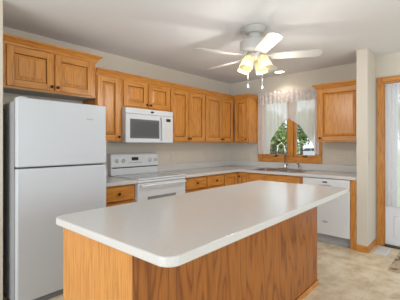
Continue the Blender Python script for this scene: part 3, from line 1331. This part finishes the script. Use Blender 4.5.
for k in range(4):
    a = fwd + PI + math.radians(-45 + 90 * k)
    out = Vector((math.cos(a), math.sin(a), 0))
    tilt = math.radians(26)
    Mx = Matrix.Translation(out * .078 + Vector((0, 0, -.293))) @ Matrix.Rotation(a, 4, 'Z') @ Matrix.Rotation(PI - tilt, 4, 'Y')
    b = MB()
    b.lathe([(.022, -.03), (.024, -.005), (.028, .006)], FANWHITE, 18, mtx=Mx)
    b.tube([out * .03 + Vector((0, 0, -.275)), Mx @ Vector((0, 0, -.02))], .012, FANWHITE)
    b.build('lamp_holder', lk)
    b = MB()
    b.lathe(SP, SHADE, 24, mtx=Mx, cap=False)
    b.build('lamp_shade', t)
    b = MB()
    b.lathe([(.010, .012), (.013, .03), (.024, .060), (.026, .078), (.018, .096), (.001, .102)], BULB, 16, mtx=Mx)
    b.build('bulb', lk)
    p = Mx @ Vector((0, 0, .195))
    lp = lamp('bulb_light', 'POINT', (FC.x + p.x, FC.y + p.y, H + p.z), (0, 0, 0), 6.0, (1., .95, .88), shadow_soft_size=.03)
side = Vector((math.cos(fwd - PI / 2), math.sin(fwd - PI / 2), 0))
for s, zl in ((-.070, -.575), (.072, -.585)):
    b = MB()
    p = side * s - Vector((math.cos(fwd), math.sin(fwd), 0)) * .03
    b.tube([(p.x, p.y, -.285), (p.x, p.y, zl)], .0014, FANWHITE, 6)
    pc = b.build('pull_chain', t)
    b = MB()
    b.lathe([(.003, zl + .002), (.005, zl - .004), (.010, zl - .018), (.011, zl - .025), (.007, zl - .033), (.001, zl - .035)], WHITE_PL, 14, mtx=Matrix.Translation((p.x, p.y, 0)))
    b.build('pendant', pc)

# recessed ceiling lamp
t = thing('recessed_light', (-.245, -1.165, H), 'round lit recessed downlight in the ceiling above the sink', 'downlight')
b = MB()
b.lathe([(.098, -.0005), (.097, -.006), (.082, -.009), (.074, -.004)], WHITE_PL, 32, cap=False)
b.build('trim_ring', t)
b = MB()
b.lathe([(.074, -.0035), (.04, -.0055), (.001, -.006)], CAN, 28, cap=False)
b.build('lens', t)
lamp('recessed_glow', 'SPOT', (-.245, -1.165, H - .02), (0, 0, 0), 13, (1., .94, .85), spot_size=math.radians(130), spot_blend=.6, shadow_soft_size=.07)

# ------------------------------------------------------------------ floor register and rug
t = thing('floor_register', (-.405, -2.63, 0), 'pale metal floor vent register before the entry door', 'vent')
b = MB()
REG = plain('register_metal', (.74, .74, .73), .4)
b.box(-.165, .165, -.068, -.052, .0003, .006, REG, bevel=.0015)
b.box(-.165, .165, .052, .068, .0003, .006, REG, bevel=.0015)
b.box(-.165, -.148, -.052, .052, .0003, .006, REG, bevel=.0015)
b.box(.148, .165, -.052, .052, .0003, .006, REG, bevel=.0015)
b.build('frame', t)
b = MB()
for i in range(20):
    x = -.142 + i * .0149
    b.box(x - .0042, x + .0042, -.052, .052, .0015, .005, REG)
b.box(-.148, .148, -.052, .052, .0003, .0013, GREY_PL)
b.build('grille', t)
b = MB()
b.prism(rrect(-1.03, -.235, -3.52, -2.795, .03), .0003, .009, RUG, bevel=.003)
o = b.build('door_mat')
tag(o, 'brown leaf-patterned rug on the floor before the entry door', 'rug')

# ------------------------------------------------------------------ outdoors
GZ = -.55
MB().box(.6, 140, -70, 90, GZ - .3, GZ, GRASS).build('ground_lawn', kind='structure')
rd = Vector((.6706, -.7418, 0))
carc = Vector((34.65, 12.7, GZ))
MB().box(-30, 30, -3.0, 3.0, 0, .02, ASPHALT, mtx=Matrix.Translation(carc) @ Matrix.Rotation(math.atan2(rd.y, rd.x), 4, 'Z')).build('ground_driveway', kind='structure')


def tree(name, x, y, zc, rx, rz, mat, label, group, count=1500, leaf=.32, trunk=.16, lean=0.):
    t = thing(name, (x, y, GZ), label, 'tree' if name == 'tree' else 'shrub', group)
    rnd = random.Random(int(x * 100 + y * 7))
    b = MB()
    k = b.mi(mat)
    lumps = [(Vector((rnd.uniform(-.5, .5) * rx, rnd.uniform(-.5, .5) * rx, zc - GZ + rnd.uniform(-.5, .5) * rz)), rnd.uniform(.45, .7)) for _ in range(9)]
    for _ in range(count):
        c, s = rnd.choice(lumps)
        dd = Vector((rnd.gauss(0, 1), rnd.gauss(0, 1), rnd.gauss(0, 1))).normalized()
        rr = rnd.uniform(.55, 1.0)
        p = c + Vector((dd.x * rx, dd.y * rx, dd.z * rz)) * (s * rr)
        if p.z < .05: p.z = .05 + rnd.random() * .2
        nn = (dd + Vector((rnd.uniform(-.7, .7), rnd.uniform(-.7, .7), rnd.uniform(-.4, .9)))).normalized()
        u = nn.orthogonal().normalized()
        v = nn.cross(u)
        a = rnd.uniform(0, 6.28)
        u, v = u * math.cos(a) + v * math.sin(a), v * math.cos(a) - u * math.sin(a)
        L = leaf * rnd.uniform(.6, 1.3)
        f = b.bm.faces.new([b.bm.verts.new(p + u * L), b.bm.verts.new(p + v * L * .55), b.bm.verts.new(p - u * L), b.bm.verts.new(p - v * L * .55)])
        f.material_index = k
    b.build('crown', t)
    b = MB()
    top = zc - GZ
    b.tube([(0, 0, 0), (lean * .4, 0, top * .4), (lean, .0, top)], [trunk * 1.2, trunk, trunk * .5], BARK, 8)
    if name == 'tree':
        for q in range(4):
            a = q * 1.7 + x
            b.tube([(lean * .6, 0, top * .6), (lean + math.cos(a) * rx * .35, math.sin(a) * rx * .35, top * .85), (lean + math.cos(a) * rx * .6, math.sin(a) * rx * .6, top + rz * .2)],
                   [trunk * .6, trunk * .4, trunk * .15], BARK, 6)
    b.build('trunk', t)
    return t


TREES = 'trees outside the kitchen window'
tree('tree', 17.5, 8.1, 1.75, 2.0, 1.9, LEAF_MID, 'leafy green tree close outside the left window pane', TREES, 2600, .16, .13)
tree('shrub', 11.0, 4.65, .42, .85, .75, LEAF_DARK, 'dark rounded shrub close outside the left window pane', None, 1800, .09, .05)
tree('tree', 25.0, 9.3, 3.0, 1.9, 2.1, LEAF_MID, 'slim green tree outside the right window pane', TREES, 1700, .17, .15)
tree('shrub', 24.5, 10.3, .15, .9, .7, LEAF_MID, 'rounded green shrub beside the car outside the right pane', None, 900, .12, .05)
far = [(44, 35, 5), (56, 31, 5.5), (58, 19, 5.5), (64, 8, 6), (52, 3, 4.2), (38, 46, 5), (62, -6, 5), (38, -2.5, 3.8), (29, -7.5, 3.4), (48, -13, 5), (56, 45, 6), (26, 21.5, 3.8), (35, 26.5, 4.0)]
for i, (x, y, r) in enumerate(far):
    tree('tree', x, y, GZ + r * 1.15, r * .95, r * .95, LEAF_LIGHT if i % 3 != 1 else LEAF_MID,
         'distant blurred tree in the row behind the curtained glass', 'distant tree row', 1500, .42, .25)

# parked car (long axis across the view)
t = thing('car', tuple(carc + Vector((0, 0, .02))), 'white car parked outside beyond the right window pane', 'car', rz=math.atan2(rd.y, rd.x))
b = MB()
body = [(-2.15, .32), (-2.2, .62), (-2.1, .80), (-1.25, .95), (-.5, 1.0), (1.4, 1.02), (2.1, .98), (2.2, .70), (2.15, .32)]
b.prism(body, -.86, .86, CARPAINT, axis=1, bevel=.05)
b.build('car_body', t)
b = MB()
b.prism([(-1.25, .95), (-.45, 1.42), (.9, 1.44), (1.75, 1.01)], -.70, .70, CARPAINT, axis=1, bevel=.04)
cb = b.build('car_roof', t)
b = MB()
b.prism([(-1.02, 1.0), (-.42, 1.36), (.25, 1.38), (.25, 1.0)], -.715, .715, CARGLASS, axis=1)
b.prism([(.32, 1.0), (.32, 1.38), (.85, 1.37), (1.45, 1.03)], -.715, .715, CARGLASS, axis=1)
b.build('side_windows', cb)
for wx in (-1.35, 1.4):
    for wy in (-.80, .80):
        b = MB()
        b.lathe([(.12, -.1), (.30, -.1), (.32, -.08), (.32, .08), (.30, .1), (.12, .1)], RUBBER, 20, mtx=Matrix.Translation((wx, wy, .32)) @ Matrix.Rotation(PI / 2, 4, 'X'))
        b.lathe([(.19, -.105), (.17, .105)], GREY_PL, 16, mtx=Matrix.Translation((wx, wy, .32)) @ Matrix.Rotation(PI / 2, 4, 'X'))
        b.build('wheel', t)
